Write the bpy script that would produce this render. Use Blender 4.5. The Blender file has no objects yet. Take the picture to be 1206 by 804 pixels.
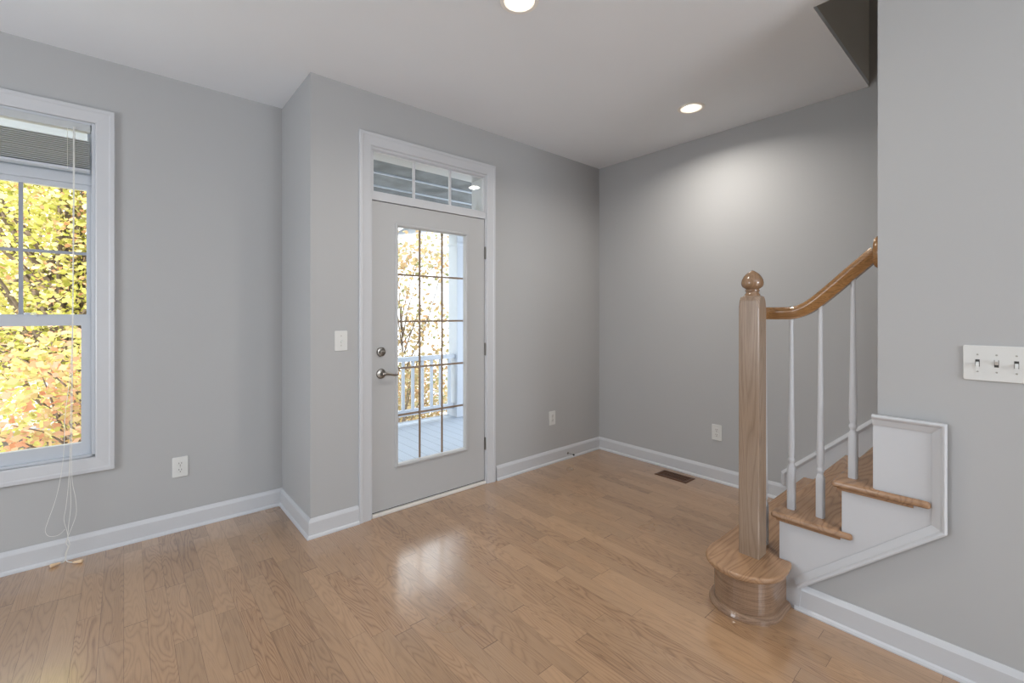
import bpy, bmesh, math, random
from mathutils import Vector, Matrix
sc = bpy.context.scene
COL = sc.collection
random.seed(7)
PI = math.pi

# ------------------------------------------------------------------ camera
YAW = math.radians(40.877)
cd = bpy.data.cameras.new('camera')
cam = bpy.data.objects.new('camera', cd); COL.objects.link(cam)
cam.location = (0, 0, 1.318)
cam.rotation_euler = (PI/2, 0, -YAW)
cd.sensor_fit = 'HORIZONTAL'; cd.sensor_width = 36.0
cd.lens = 36.0*528.24/1206
cd.shift_y = -(402-369.45)/1206
cd.clip_start = 0.02; cd.clip_end = 400
sc.camera = cam

# ------------------------------------------------------------------ exposure, world, sun, added fill lamps
sc.view_settings.view_transform = 'Standard'
sc.view_settings.look = 'None'
sc.view_settings.exposure = 0.0
sc.view_settings.gamma = 1.0
sc.view_settings.use_curve_mapping = False

W = bpy.data.worlds.new('sky'); sc.world = W; W.use_nodes = True
wn = W.node_tree; wn.nodes.clear()
wo = wn.nodes.new('ShaderNodeOutputWorld'); wb = wn.nodes.new('ShaderNodeBackground')
wb.inputs['Color'].default_value = (0.88, 0.94, 1.0, 1); wb.inputs['Strength'].default_value = 4.0
wn.links.new(wb.outputs[0], wo.inputs[0])

def lamp(name, kind, loc, power, color, rot=(0, 0, 0), **kw):
    d = bpy.data.lights.new(name, kind); d.energy = power; d.color = color
    for k, v in kw.items(): setattr(d, k, v)
    o = bpy.data.objects.new(name, d); COL.objects.link(o); o.location = loc; o.rotation_euler = rot
    return o
lamp('sun', 'SUN', (0, -20, 20), 7.5, (1.0, 0.95, 0.86), (math.radians(50), 0, math.radians(-22)), angle=0.01)
# unseen area lamps added behind and left of the camera as soft fill
lamp('fill_back', 'AREA', (1.2, -3.12, 1.62), 58, (0.88, 0.94, 1.0), (PI/2, 0, 0), shape='RECTANGLE', size=1.4, size_y=1.3)
lamp('fill_side', 'AREA', (-2.72, 1.85, 1.32), 36, (0.88, 0.94, 1.0), (PI/2, 0, -PI/2), shape='RECTANGLE', size=1.0, size_y=1.3)
lamp('shaft_fill', 'POINT', (3.0, -1.6, 4.6), 7, (1.0, 0.93, 0.85), shadow_soft_size=0.1)  # unseen lamp added to lift the dark stair shaft
lamp('room_fill', 'POINT', (0.3, -1.2, 2.35), 18, (1.0, 0.97, 0.93), shadow_soft_size=0.16)  # unseen point lamp added as general fill for the room

# ------------------------------------------------------------------ materials
def new_mat(name):
    m = bpy.data.materials.new(name); m.use_nodes = True
    nt = m.node_tree; b = nt.nodes['Principled BSDF']
    return m, nt, b
def lin(r, g, b):
    f = lambda c: (c/255/12.92) if c/255 <= 0.04045 else ((c/255+0.055)/1.055)**2.4
    return (f(r), f(g), f(b), 1)
def mat(name, col, rough=0.5, metal=0.0, bump=0.0, bscale=200, vary=0.0, vscale=3, spec=0.5, coat=0):
    m, nt, b = new_mat(name)
    b.inputs['Roughness'].default_value = rough; b.inputs['Metallic'].default_value = metal
    b.inputs['Specular IOR Level'].default_value = spec
    b.inputs['Coat Weight'].default_value = coat
    tc = nt.nodes.new('ShaderNodeTexCoord')
    n = nt.nodes.new('ShaderNodeTexNoise'); n.inputs['Scale'].default_value = vscale; n.inputs['Detail'].default_value = 3
    nt.links.new(tc.outputs['Object'], n.inputs['Vector'])
    r = nt.nodes.new('ShaderNodeValToRGB')
    r.color_ramp.elements[0].position = 0.3; r.color_ramp.elements[1].position = 0.7
    r.color_ramp.elements[0].color = tuple(c*(1-vary) for c in col[:3])+(1,)
    r.color_ramp.elements[1].color = tuple(min(1, c*(1+vary)) for c in col[:3])+(1,)
    nt.links.new(n.outputs['Fac'], r.inputs['Fac']); nt.links.new(r.outputs['Color'], b.inputs['Base Color'])
    if bump:
        n2 = nt.nodes.new('ShaderNodeTexNoise'); n2.inputs['Scale'].default_value = bscale; n2.inputs['Detail'].default_value = 2
        nt.links.new(tc.outputs['Object'], n2.inputs['Vector'])
        bp = nt.nodes.new('ShaderNodeBump'); bp.inputs['Strength'].default_value = bump; bp.inputs['Distance'].default_value = 0.002
        nt.links.new(n2.outputs['Fac'], bp.inputs['Height']); nt.links.new(bp.outputs[0], b.inputs['Normal'])
    return m
def emis(name, col, s):
    m, nt, b = new_mat(name)
    b.inputs['Base Color'].default_value = col; b.inputs['Emission Color'].default_value = col
    b.inputs['Emission Strength'].default_value = s
    return m

def N(nt, t, **kw):
    n = nt.nodes.new(t)
    for k, v in kw.items(): setattr(n, k, v)
    return n
def M(nt, op, a, b=None, c=None):
    n = nt.nodes.new('ShaderNodeMath'); n.operation = op
    for i, v in enumerate((a, b, c)):
        if v is None: continue
        if isinstance(v, (int, float)): n.inputs[i].default_value = v
        else: nt.links.new(v, n.inputs[i])
    return n.outputs[0]

def wood(name, base, dark, light, axis='Y', plank=None, rough=0.3, ring=9.0, across=9.0, along=0.8, coat=0.0, contrast=0.6, spec=0.5, across2=None):
    """oak: contour lines of a stretched noise give the cathedral grain, short streaks the pores"""
    m, nt, b = new_mat(name)
    L = nt.links.new
    tc = N(nt, 'ShaderNodeTexCoord'); sp = N(nt, 'ShaderNodeSeparateXYZ'); L(tc.outputs['Object'], sp.inputs[0])
    ax = {'X': 0, 'Y': 1, 'Z': 2}[axis]
    la = sp.outputs[ax]; oth = [sp.outputs[i] for i in range(3) if i != ax]
    u, w = oth
    if plank:
        pw, pl = plank
        row = M(nt, 'FLOOR', M(nt, 'DIVIDE', u, pw))
        wn1 = N(nt, 'ShaderNodeTexWhiteNoise', noise_dimensions='1D'); L(row, wn1.inputs['W'])
        # uneven plank lengths: shift each row, then warp the length axis
        sh = M(nt, 'ADD', la, M(nt, 'MULTIPLY', wn1.outputs['Value'], 7.3))
        wob = M(nt, 'MULTIPLY', M(nt, 'SINE', M(nt, 'ADD', M(nt, 'MULTIPLY', sh, 4.1), row)), 0.13)
        q = M(nt, 'DIVIDE', M(nt, 'ADD', sh, wob), pl)
        seg = M(nt, 'FLOOR', q)
        cb = N(nt, 'ShaderNodeCombineXYZ'); L(row, cb.inputs[0]); L(seg, cb.inputs[1])
        wn2 = N(nt, 'ShaderNodeTexWhiteNoise', noise_dimensions='3D'); L(cb.outputs[0], wn2.inputs['Vector'])
        pid = wn2.outputs['Value']
        fu = M(nt, 'FRACT', M(nt, 'DIVIDE', u, pw)); eu = M(nt, 'MINIMUM', fu, M(nt, 'SUBTRACT', 1.0, fu))
        fq = M(nt, 'FRACT', q); eq = M(nt, 'MINIMUM', fq, M(nt, 'SUBTRACT', 1.0, fq))
        gap = M(nt, 'MAXIMUM', M(nt, 'LESS_THAN', eu, 0.0085), M(nt, 'LESS_THAN', eq, 0.0018))
    else:
        pid = None; gap = None
    cx = N(nt, 'ShaderNodeCombineXYZ')
    L(M(nt, 'MULTIPLY', u, across), cx.inputs[0]); L(M(nt, 'MULTIPLY', la, along), cx.inputs[1])
    if pid is not None: L(M(nt, 'MULTIPLY', pid, 60.0), cx.inputs[2])
    else: L(M(nt, 'MULTIPLY', w, across2 or across), cx.inputs[2])
    no = N(nt, 'ShaderNodeTexNoise'); no.inputs['Scale'].default_value = 1.0; no.inputs['Detail'].default_value = 1.5; no.inputs['Roughness'].default_value = 0.45
    no.inputs['Distortion'].default_value = 0.35
    L(cx.outputs[0], no.inputs['Vector'])
    rings = M(nt, 'FRACT', M(nt, 'MULTIPLY', no.outputs['Fac'], ring*2))
    rs = M(nt, 'POWER', M(nt, 'ABSOLUTE', M(nt, 'SUBTRACT', M(nt, 'MULTIPLY', rings, 2.0), 1.0)), 2.2)   # 0..1 dark lines
    # pores
    cp = N(nt, 'ShaderNodeCombineXYZ')
    L(M(nt, 'MULTIPLY', u, 420.0), cp.inputs[0]); L(M(nt, 'MULTIPLY', la, 14.0), cp.inputs[1]); L(M(nt, 'MULTIPLY', w, 420.0), cp.inputs[2])
    po = N(nt, 'ShaderNodeTexNoise'); po.inputs['Scale'].default_value = 1.0; po.inputs['Detail'].default_value = 2
    L(cp.outputs[0], po.inputs['Vector'])
    br = N(nt, 'ShaderNodeTexNoise'); br.inputs['Scale'].default_value = 2.2; br.inputs['Detail'].default_value = 2
    L(tc.outputs['Object'], br.inputs['Vector'])
    f = M(nt, 'ADD', M(nt, 'MULTIPLY', rs, contrast), M(nt, 'MULTIPLY', M(nt, 'SUBTRACT', po.outputs['Fac'], 0.42), 0.9))
    f.node.use_clamp = True
    m1 = N(nt, 'ShaderNodeMixRGB'); m1.inputs[1].default_value = base; m1.inputs[2].default_value = dark; L(f, m1.inputs[0])
    m2 = N(nt, 'ShaderNodeMixRGB', blend_type='MIX'); m2.inputs[2].default_value = light
    if pid is not None:
        L(M(nt, 'MULTIPLY', pid, 0.55), m2.inputs[0])
    else:
        L(M(nt, 'MULTIPLY', br.outputs['Fac'], 0.4), m2.inputs[0])
    L(m1.outputs[0], m2.inputs[1])
    out = m2.outputs[0]
    if pid is not None:
        wn3 = N(nt, 'ShaderNodeTexWhiteNoise', noise_dimensions='1D'); L(M(nt, 'MULTIPLY', pid, 91.7), wn3.inputs['W'])
        hv = N(nt, 'ShaderNodeHueSaturation'); L(M(nt, 'ADD', 0.86, M(nt, 'MULTIPLY', wn3.outputs['Value'], 0.22)), hv.inputs['Value'])
        hv.inputs['Saturation'].default_value = 1.0
        L(out, hv.inputs['Color']); out = hv.outputs[0]
        m3 = N(nt, 'ShaderNodeMixRGB'); m3.inputs[2].default_value = lin(74, 50, 34); L(M(nt, 'MULTIPLY', gap, 0.65), m3.inputs[0]); L(out, m3.inputs[1]); out = m3.outputs[0]
    L(out, b.inputs['Base Color'])
    rr = M(nt, 'ADD', rough, M(nt, 'MULTIPLY', M(nt, 'SUBTRACT', br.outputs['Fac'], 0.5), 0.08))
    L(rr, b.inputs['Roughness'])
    b.inputs['Specular IOR Level'].default_value = spec
    b.inputs['Coat Weight'].default_value = coat; b.inputs['Coat Roughness'].default_value = 0.16; b.inputs['Coat IOR'].default_value = 1.6
    bp = N(nt, 'ShaderNodeBump'); bp.inputs['Strength'].default_value = 0.12; bp.inputs['Distance'].default_value = 0.001
    h = M(nt, 'SUBTRACT', 1.0, f) if gap is None else M(nt, 'SUBTRACT', M(nt, 'MULTIPLY', M(nt, 'SUBTRACT', 1.0, f), 0.5), M(nt, 'MULTIPLY', gap, 2.0))
    L(h, bp.inputs['Height']); L(bp.outputs[0], b.inputs['Normal'])
    return m

m_wall = mat('wall_paint', lin(178, 179, 180), 0.7, bump=0.05, bscale=260, vary=0.008, vscale=1.5, spec=0.3)
m_ceil = mat('ceiling_paint', lin(232, 236, 241), 0.85, bump=0.04, bscale=220, vary=0.006, spec=0.2)
m_trim = mat('white_trim_paint', lin(199, 201, 205), 0.38, vary=0.006)
m_door = mat('door_paint', lin(182, 183, 184), 0.4, vary=0.008)
m_vinyl = mat('white_vinyl', lin(192, 197, 204), 0.35, vary=0.006)
m_grille = mat('grille_almond', lin(150, 128, 110), 0.5, vary=0.03)
m_grille_w = mat('grille_grey', lin(150, 155, 165), 0.45, vary=0.02)
m_plate = mat('plate_plastic', lin(216, 217, 215), 0.3, vary=0.004)
m_slot = mat('slot_dark', lin(60, 58, 55), 0.6)
m_screw = mat('screw_steel', lin(170, 168, 160), 0.35, 0.8)
m_nickel = mat('satin_nickel', lin(150, 146, 140), 0.32, 1.0, vary=0.03, vscale=30)
m_hinge = mat('hinge_metal', lin(120, 117, 112), 0.4, 1.0)
m_black = mat('rubber_black', lin(40, 44, 44), 0.6)
m_vent = mat('vent_bronze', lin(92, 62, 42), 0.42, 0.3, vary=0.06)
m_ventd = mat('vent_dark', lin(28, 20, 16), 0.8)
m_blind = mat('blind_slat', lin(186, 190, 192), 0.5, vary=0.01)
m_cord = mat('cord_white', lin(222, 222, 218), 0.7)
m_tassel = mat('tassel_wood', lin(226, 196, 160), 0.5, vary=0.05, vscale=40)
m_rail_ext = mat('exterior_white_paint', lin(188, 195, 206), 0.55, vary=0.02)
m_fascia = mat('weather_board_grey', lin(104, 108, 112), 0.8, vary=0.35, vscale=5)
m_baffle = mat('baffle_white', lin(240, 238, 234), 0.4)
m_bulb = emis('lamp_lens', (1.0, 0.95, 0.87, 1), 14.0)
m_baffle_glow = emis('baffle_glow', (1.0, 0.88, 0.72, 1), 0.95)  # emission stands in for lamplight on the recessed baffle
m_shaft = mat('upper_wall_paint', lin(206, 203, 197), 0.8)
m_thresh = mat('threshold_white', lin(222, 218, 212), 0.4, vary=0.02)
m_bark = mat('bark', lin(112, 98, 86), 0.9, vary=0.25, vscale=12, bump=0.5, bscale=40)
m_ground = mat('ground', lin(196, 194, 184), 0.95, vary=0.12, vscale=0.6)
m_shed = mat('shed_board', lin(120, 112, 104), 0.85, vary=0.15, vscale=6)
m_roof = mat('roof_shingle', lin(168, 170, 172), 0.9, vary=0.1, vscale=14)

m_oak_floor = wood('oak_floor', lin(170, 134, 100), lin(106, 72, 45), lin(181, 147, 113), 'Y', (0.0762, 0.62), rough=0.29, ring=10, across=13.0, along=1.5, contrast=0.55, spec=0.6, coat=1.0)
m_oak_x = wood('oak_tread', lin(164, 128, 97), lin(98, 68, 46), lin(180, 146, 114), 'X', rough=0.25, ring=8, across=9, along=1.0, contrast=0.55)
m_oak_z = wood('oak_newel', lin(150, 129, 110), lin(104, 82, 64), lin(164, 144, 126), 'Z', rough=0.22, ring=8, across=13, along=0.7, contrast=0.45)
m_oak_f = wood('oak_finial', lin(142, 112, 86), lin(92, 66, 46), lin(156, 128, 100), 'Z', rough=0.16, ring=8, across=20, along=2, contrast=0.45, coat=0.5)
m_oak_band = wood('oak_bullnose', lin(146, 118, 96), lin(86, 62, 46), lin(160, 134, 112), 'X', rough=0.2, ring=6, across=1.5, along=1.2, contrast=0.6, across2=45)
m_oak_y = wood('oak_rail', lin(152, 110, 68), lin(84, 54, 30), lin(172, 132, 86), 'Y', rough=0.18, ring=8, across=26, along=1.2, contrast=0.6)

def make_glass():
    m, nt, b = new_mat('pane_glass'); nt.nodes.remove(b)
    o = nt.nodes['Material Output']
    tr = N(nt, 'ShaderNodeBsdfTransparent'); tr.inputs[0].default_value = (0.97, 0.98, 0.98, 1)
    gl = N(nt, 'ShaderNodeBsdfGlossy'); gl.inputs['Roughness'].default_value = 0.01
    fr = N(nt, 'ShaderNodeFresnel'); fr.inputs['IOR'].default_value = 1.5
    geo = N(nt, 'ShaderNodeNewGeometry')
    mx = N(nt, 'ShaderNodeMixShader')
    f = M(nt, 'MULTIPLY', fr.outputs[0], M(nt, 'SUBTRACT', 1.0, geo.outputs['Backfacing']))
    nt.links.new(f, mx.inputs[0]); nt.links.new(tr.outputs[0], mx.inputs[1]); nt.links.new(gl.outputs[0], mx.inputs[2])
    nt.links.new(mx.outputs[0], o.inputs[0])
    return m
m_glass = make_glass()

def make_deck(name, col, axis, pitch, dark=0.6, siding=False):
    m, nt, b = new_mat(name)
    tc = N(nt, 'ShaderNodeTexCoord'); sp = N(nt, 'ShaderNodeSeparateXYZ'); nt.links.new(tc.outputs['Object'], sp.inputs[0])
    fr = M(nt, 'FRACT', M(nt, 'DIVIDE', sp.outputs[axis], pitch))
    g = M(nt, 'LESS_THAN', fr, 0.07)
    mx = N(nt, 'ShaderNodeMixRGB'); mx.inputs[1].default_value = col; mx.inputs[2].default_value = tuple(c*dark for c in col[:3])+(1,)
    nt.links.new(g, mx.inputs[0]); nt.links.new(mx.outputs[0], b.inputs['Base Color'])
    b.inputs['Roughness'].default_value = 0.6
    bp = N(nt, 'ShaderNodeBump'); bp.inputs['Distance'].default_value = 0.01; bp.inputs['Strength'].default_value = 0.6
    nt.links.new(fr if siding else M(nt, 'SUBTRACT', 1.0, g), bp.inputs['Height']); nt.links.new(bp.outputs[0], b.inputs['Normal'])
    return m
m_deck = make_deck('deck_paint', lin(206, 212, 222), 1, 0.14, 0.75)
m_deck_x = make_deck('deck_paint_boards', lin(166, 176, 190), 0, 0.14, 0.72)
m_siding = make_deck('clapboard', lin(228, 230, 232), 2, 0.15, 0.8, True)

def make_leaf(name, stops):
    m, nt, b = new_mat(name); nt.nodes.remove(b)
    o = nt.nodes['Material Output']
    geo = N(nt, 'ShaderNodeNewGeometry'); r = N(nt, 'ShaderNodeValToRGB')
    while len(r.color_ramp.elements) < len(stops): r.color_ramp.elements.new(0.5)
    for e, (p, c) in zip(r.color_ramp.elements, stops): e.position = p; e.color = c
    nt.links.new(geo.outputs['Random Per Island'], r.inputs[0])
    d = N(nt, 'ShaderNodeBsdfDiffuse'); t = N(nt, 'ShaderNodeBsdfTranslucent'); mx = N(nt, 'ShaderNodeMixShader'); mx.inputs[0].default_value = 0.45
    for s in (d, t): nt.links.new(r.outputs[0], s.inputs[0])
    nt.links.new(d.outputs[0], mx.inputs[1]); nt.links.new(t.outputs[0], mx.inputs[2]); nt.links.new(mx.outputs[0], o.inputs[0])
    return m
m_leaf_yg = make_leaf('leaf_yellow_green', [(0, lin(152, 154, 72)), (0.3, lin(192, 188, 98)), (0.6, lin(216, 208, 130)), (0.85, lin(222, 214, 172)), (0.96, lin(216, 164, 128))])
m_leaf_or = make_leaf('leaf_orange_pink', [(0, lin(208, 148, 114)), (0.2, lin(216, 174, 144)), (0.4, lin(208, 192, 130)), (0.7, lin(190, 188, 110)), (0.93, lin(212, 172, 144))])
m_leaf_tan = make_leaf('leaf_tan_gold', [(0, lin(178, 150, 108)), (0.3, lin(190, 168, 130)), (0.6, lin(166, 160, 122)), (0.8, lin(184, 146, 116)), (0.95, lin(140, 142, 104))])
m_hedge = make_leaf('leaf_green', [(0, lin(80, 100, 50)), (0.5, lin(120, 136, 66)), (0.95, lin(170, 160, 80))])

# ------------------------------------------------------------------ mesh helpers (world coordinates in, local out)
BASE = {}
def base(o): return BASE.get(o.name, Vector((0, 0, 0)))
def tag(o, label=None, cat=None, group=None, kind=None):
    if label: o['label'] = label
    if cat: o['category'] = cat
    if group: o['group'] = group
    if kind: o['kind'] = kind
    return o
def thing(name, label, cat, loc, group=None, kind=None):
    o = bpy.data.objects.new(name, None); COL.objects.link(o); o.empty_display_size = 0.1
    o.location = loc; BASE[o.name] = Vector(loc)
    return tag(o, label, cat, group, kind)
def obj(name, bm, m, parent=None, loc=None, bev=0, seg=2, smooth=False, kind=None, label=None):
    me = bpy.data.meshes.new(name)
    bmesh.ops.recalc_face_normals(bm, faces=bm.faces)
    org = Vector(loc) if loc is not None else (base(parent) if parent else Vector((0, 0, 0)))
    bmesh.ops.translate(bm, verts=bm.verts, vec=-org)
    bm.to_mesh(me); bm.free()
    if smooth:
        for p in me.polygons: p.use_smooth = True
    me.materials.append(m)
    o = bpy.data.objects.new(name, me); COL.objects.link(o)
    if parent:
        o.parent = parent; o.location = org-base(parent)
    else: o.location = org
    BASE[o.name] = org
    if bev:
        md = o.modifiers.new('bevel', 'BEVEL'); md.width = bev; md.segments = seg; md.limit_method = 'ANGLE'; md.angle_limit = math.radians(40)
    if smooth:
        try:
            md = o.modifiers.new('wn', 'WEIGHTED_NORMAL')
            me.set_sharp_from_angle(angle=math.radians(38))
            o.modifiers.remove(md)
        except Exception: pass
    if kind: o['kind'] = kind
    if label: o['label'] = label
    return o
def struct(name, bm, m, parent=None, **k):
    return obj(name, bm, m, parent, kind=None if parent else 'structure', **k)
def B(): return bmesh.new()
def box(bm, x0, x1, y0, y1, z0, z1):
    vs = [bm.verts.new((x, y, z)) for x in (min(x0, x1), max(x0, x1)) for y in (min(y0, y1), max(y0, y1)) for z in (min(z0, z1), max(z0, z1))]
    for f in ((0, 1, 3, 2), (4, 6, 7, 5), (0, 4, 5, 1), (2, 3, 7, 6), (0, 2, 6, 4), (1, 5, 7, 3)):
        bm.faces.new([vs[i] for i in f])
    return bm
def bx(*a): return box(B(), *a)
def prism(bm, pts, axis, a, b):
    """polygon in the plane across AXIS, extruded from a to b"""
    def p(q, t):
        return {'X': (t, q[0], q[1]), 'Y': (q[0], t, q[1]), 'Z': (q[0], q[1], t)}[axis]
    lo = [bm.verts.new(p(q, a)) for q in pts]; hi = [bm.verts.new(p(q, b)) for q in pts]
    bm.faces.new(lo); bm.faces.new(hi[::-1]); n = len(pts)
    for i in range(n): bm.faces.new((lo[i], lo[(i+1) % n], hi[(i+1) % n], hi[i]))
    return bm
def lathe(bm, prof, org=(0, 0, 0), axis='Z', n=32, sgn=1):
    org = Vector(org)
    def P(r, t, a):
        c, s = r*math.cos(a), r*math.sin(a)
        return org+Vector({'Z': (c, s, sgn*t), 'Y': (c, sgn*t, s), 'X': (sgn*t, c, s)}[axis])
    rings = []
    for r, t in prof:
        if r < 1e-6: rings.append([bm.verts.new(P(0, t, 0))])
        else: rings.append([bm.verts.new(P(r, t, 2*PI*i/n)) for i in range(n)])
    for a, b in zip(rings, rings[1:]):
        for i in range(n):
            j = (i+1) % n
            q = [a[i % len(a)], a[j % len(a)], b[j % len(b)], b[i % len(b)]]
            u = []
            for v in q:
                if v not in u: u.append(v)
            if len(u) > 2: bm.faces.new(u)
    for rg in (rings[0], rings[-1]):
        if len(rg) > 2: bm.faces.new(rg)
    return bm
def tube(bm, pts, r, n=6):
    pts = [Vector(p) for p in pts]; rs = r if isinstance(r, (list, tuple)) else [r]*len(pts)
    prev = None; ref = None
    for i, p in enumerate(pts):
        t = (pts[min(i+1, len(pts)-1)]-pts[max(i-1, 0)]).normalized()
        if ref is None: ref = Vector((0, 0, 1)) if abs(t.z) < 0.9 else Vector((1, 0, 0))
        u = (ref-t*ref.dot(t)).normalized(); v = t.cross(u); ref = u
        ring = [bm.verts.new(p+(u*math.cos(2*PI*k/n)+v*math.sin(2*PI*k/n))*rs[i]) for k in range(n)]
        if prev:
            for k in range(n): bm.faces.new((prev[k], prev[(k+1) % n], ring[(k+1) % n], ring[k]))
        else: bm.faces.new(ring[::-1])
        prev = ring
    bm.faces.new(prev)
    return bm
def spline(pts, k=8):
    pts = [Vector(p) for p in pts]; out = []
    P = [pts[0]*2-pts[1]]+pts+[pts[-1]*2-pts[-2]]
    for i in range(1, len(P)-2):
        a, b, c, d = P[i-1:i+3]
        for j in range(k):
            t = j/k
            out.append(0.5*((2*b)+(c-a)*t+(2*a-5*b+4*c-d)*t*t+(3*b-a-3*c+d)*t**3))
    out.append(pts[-1]); return out
def moulding(path, normal, prof, closed=False, segs=None):
    """mitred run of a profile along PATH. profile (a, b): a to the left of travel seen against NORMAL, b along NORMAL"""
    n = Vector(normal); P = [Vector(p) for p in path]; k = len(P); offs = []
    for i in range(k):
        d0 = (P[i]-P[i-1]).normalized() if (i > 0 or closed) else None
        d1 = (P[(i+1) % k]-P[i]).normalized() if (i < k-1 or closed) else None
        p0 = n.cross(d0) if d0 is not None else None; p1 = n.cross(d1) if d1 is not None else None
        if p0 is None: offs.append(p1)
        elif p1 is None: offs.append(p0)
        else: offs.append((p0+p1)/(1+p0.dot(p1)))
    runs = range(k if closed else k-1) if segs is None else segs
    bm = B()
    for i in runs:
        j = (i+1) % k
        A = [bm.verts.new(P[i]+offs[i]*a+n*b) for a, b in prof]; C = [bm.verts.new(P[j]+offs[j]*a+n*b) for a, b in prof]
        bm.faces.new(A); bm.faces.new(C[::-1]); m = len(prof)
        for q in range(m): bm.faces.new((A[q], A[(q+1) % m], C[(q+1) % m], C[q]))
    return bm
def section(bm, path, sec, up=(0, 0, 1)):
    P = [Vector(p) for p in path]; prev = None; up = Vector(up)
    for i, p in enumerate(P):
        t = (P[min(i+1, len(P)-1)]-P[max(i-1, 0)]).normalized()
        s = t.cross(up).normalized(); v = s.cross(t)
        ring = [bm.verts.new(p+s*a+v*b) for a, b in sec]; m = len(ring)
        if prev:
            for q in range(m): bm.faces.new((prev[q], prev[(q+1) % m], ring[(q+1) % m], ring[q]))
        else: bm.faces.new(ring[::-1])
        prev = ring
    bm.faces.new(prev)
    return bm

# ------------------------------------------------------------------ dimensions
H = 2.74
YW, YD, XB, XP = 3.395, 2.771, 3.530, 0.830      # window wall, door wall, right wall, return of the bump-out
XR, XR2, YE = 2.285, 2.410, 0.400                # stair wall: face, back, end
XL, YB = -2.80, -3.20
TH = 0.18

# ------------------------------------------------------------------ room shell
struct('floor', bx(XL-0.1, XB+0.1, YB-0.1, YW+0.02, -0.12, 0), m_oak_floor)
b = B()   # ceiling with the stairwell opening x 2.42..XB, y < 0.66
box(b, XL-0.1, 2.42, YB-0.1, YW+TH, H, H+0.03)
box(b, 2.42, XB+0.1, 0.66, YW, H, H+0.03)
struct('ceiling', b, m_ceil)
# window wall with window opening
WX0, WX1, WZ0, WZ1 = -0.955, -0.119, 0.530, 2.371
b = B()
box(b, XL-0.1, WX0, YW, YW+TH, 0, H); box(b, WX1, XP, YW, YW+TH, 0, H)
box(b, WX0, WX1, YW, YW+TH, 0, WZ0); box(b, WX0, WX1, YW, YW+TH, WZ1, H)
struct('wall_left', b, m_wall)
struct('wall_return', bx(XP, XP+0.12, YD+TH, YW+TH, 0, H), m_wall)
DX0, DX1, DZ1 = 1.190, 2.142, 2.400
b = B()
box(b, XP, DX0, YD, YD+TH, 0, H); box(b, DX1, XB+0.1, YD, YD+TH, 0, H); box(b, DX0, DX1, YD, YD+TH, DZ1, H)
struct('wall_back', b, m_wall)
struct('wall_right', bx(XB, XB+0.1, YB, YD, 0, 5.3), m_wall)
b = B()
prism(b, [(YB, 0), (0.745, 0), (0.745, 0.385), (0.512, 0.385), (0.512, 0.592), (YE, 0.592), (YE, H), (YB, H)], 'X', XR, XR2)
struct('wall_stair', b, m_wall)
b = B()   # far side of the room, behind the camera, with two big openings added to let in fill light
box(b, XL-0.1, 0.45, YB-0.1, YB, 0, H); box(b, 1.95, XR, YB-0.1, YB, 0, H); box(b, 0.45, 1.95, YB-0.1, YB, 0, 0.9); box(b, 0.45, 1.95, YB-0.1, YB, 2.35, H)
struct('wall_front', b, m_wall)
b = B()
box(b, XL-0.1, XL, YB, 1.3, 0, H); box(b, XL-0.1, XL, 2.4, YW, 0, H); box(b, XL-0.1, XL, 1.3, 2.4, 0, 0.62); box(b, XL-0.1, XL, 1.3, 2.4, 2.02, H)
struct('wall_side', b, m_wall)
b = B()   # stairwell shaft above the ceiling line
box(b, 2.30, 2.42, YB, 0.66, H+0.03, 5.3); box(b, 2.30, XB+0.1, 0.66, 0.78, H+0.03, 5.3)
box(b, 2.30, XB+0.1, YB, YB+0.1, 0, 5.3); box(b, 2.30, XB+0.1, YB, 0.78, 5.3, 5.4)
struct('wall_stairwell', b, m_shaft)

# baseboards: profile with eased cap and shoe moulding (a = into the room, b = up)
PB = [(0, 0), (0.024, 0), (0.024, 0.006), (0.021, 0.014), (0.014, 0.020), (0.014, 0.092), (0.011, 0.100), (0.007, 0.108), (0.004, 0.114), (0, 0.114)]
PBm = [(-a, b) for a, b in PB]
PA = [(XL, YW, 0), (XP, YW, 0), (XP, YD, 0), (1.118, YD, 0)]
struct('baseboard_left', moulding(PA, (0, 0, 1), PBm, segs=[0]), m_trim)
struct('baseboard_return', moulding(PA, (0, 0, 1), PBm, segs=[1]), m_trim)
struct('baseboard_back', moulding(PA, (0, 0, 1), PBm, segs=[2]), m_trim)
PC = [(2.228, YD, 0), (XB, YD, 0), (XB, 1.126, 0)]
struct('baseboard_corner', moulding(PC, (0, 0, 1), PBm, segs=[0]), m_trim)
struct('baseboard_right', moulding(PC, (0, 0, 1), PBm, segs=[1]), m_trim)
struct('baseboard_stair', moulding([(XR, 0.690, 0), (XR, YB, 0)], (0, 0, 1), PBm), m_trim)

# ------------------------------------------------------------------ casings
PCAS = [(0, 0), (0, 0.009), (0.006, 0.012), (0.020, 0.013), (0.055, 0.016), (0.062, 0.019), (0.078, 0.019), (0.081, 0.016), (0.081, 0)]
# door casing: inner edge path, travel so that 'left seen against normal' is outward
struct('trim_1', moulding([(2.133, YD, 0), (2.133, YD, 2.398), (1.200, YD, 2.398), (1.200, YD, 0)], (0, -1, 0), [(-a, b) for a, b in PCAS]), m_trim)
struct('trim_2', moulding([(WX0, YW, WZ0-0.004), (WX0, YW, WZ1), (WX1, YW, WZ1), (WX1, YW, WZ0-0.004)], (0, -1, 0), PCAS, closed=True), m_trim)

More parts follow.
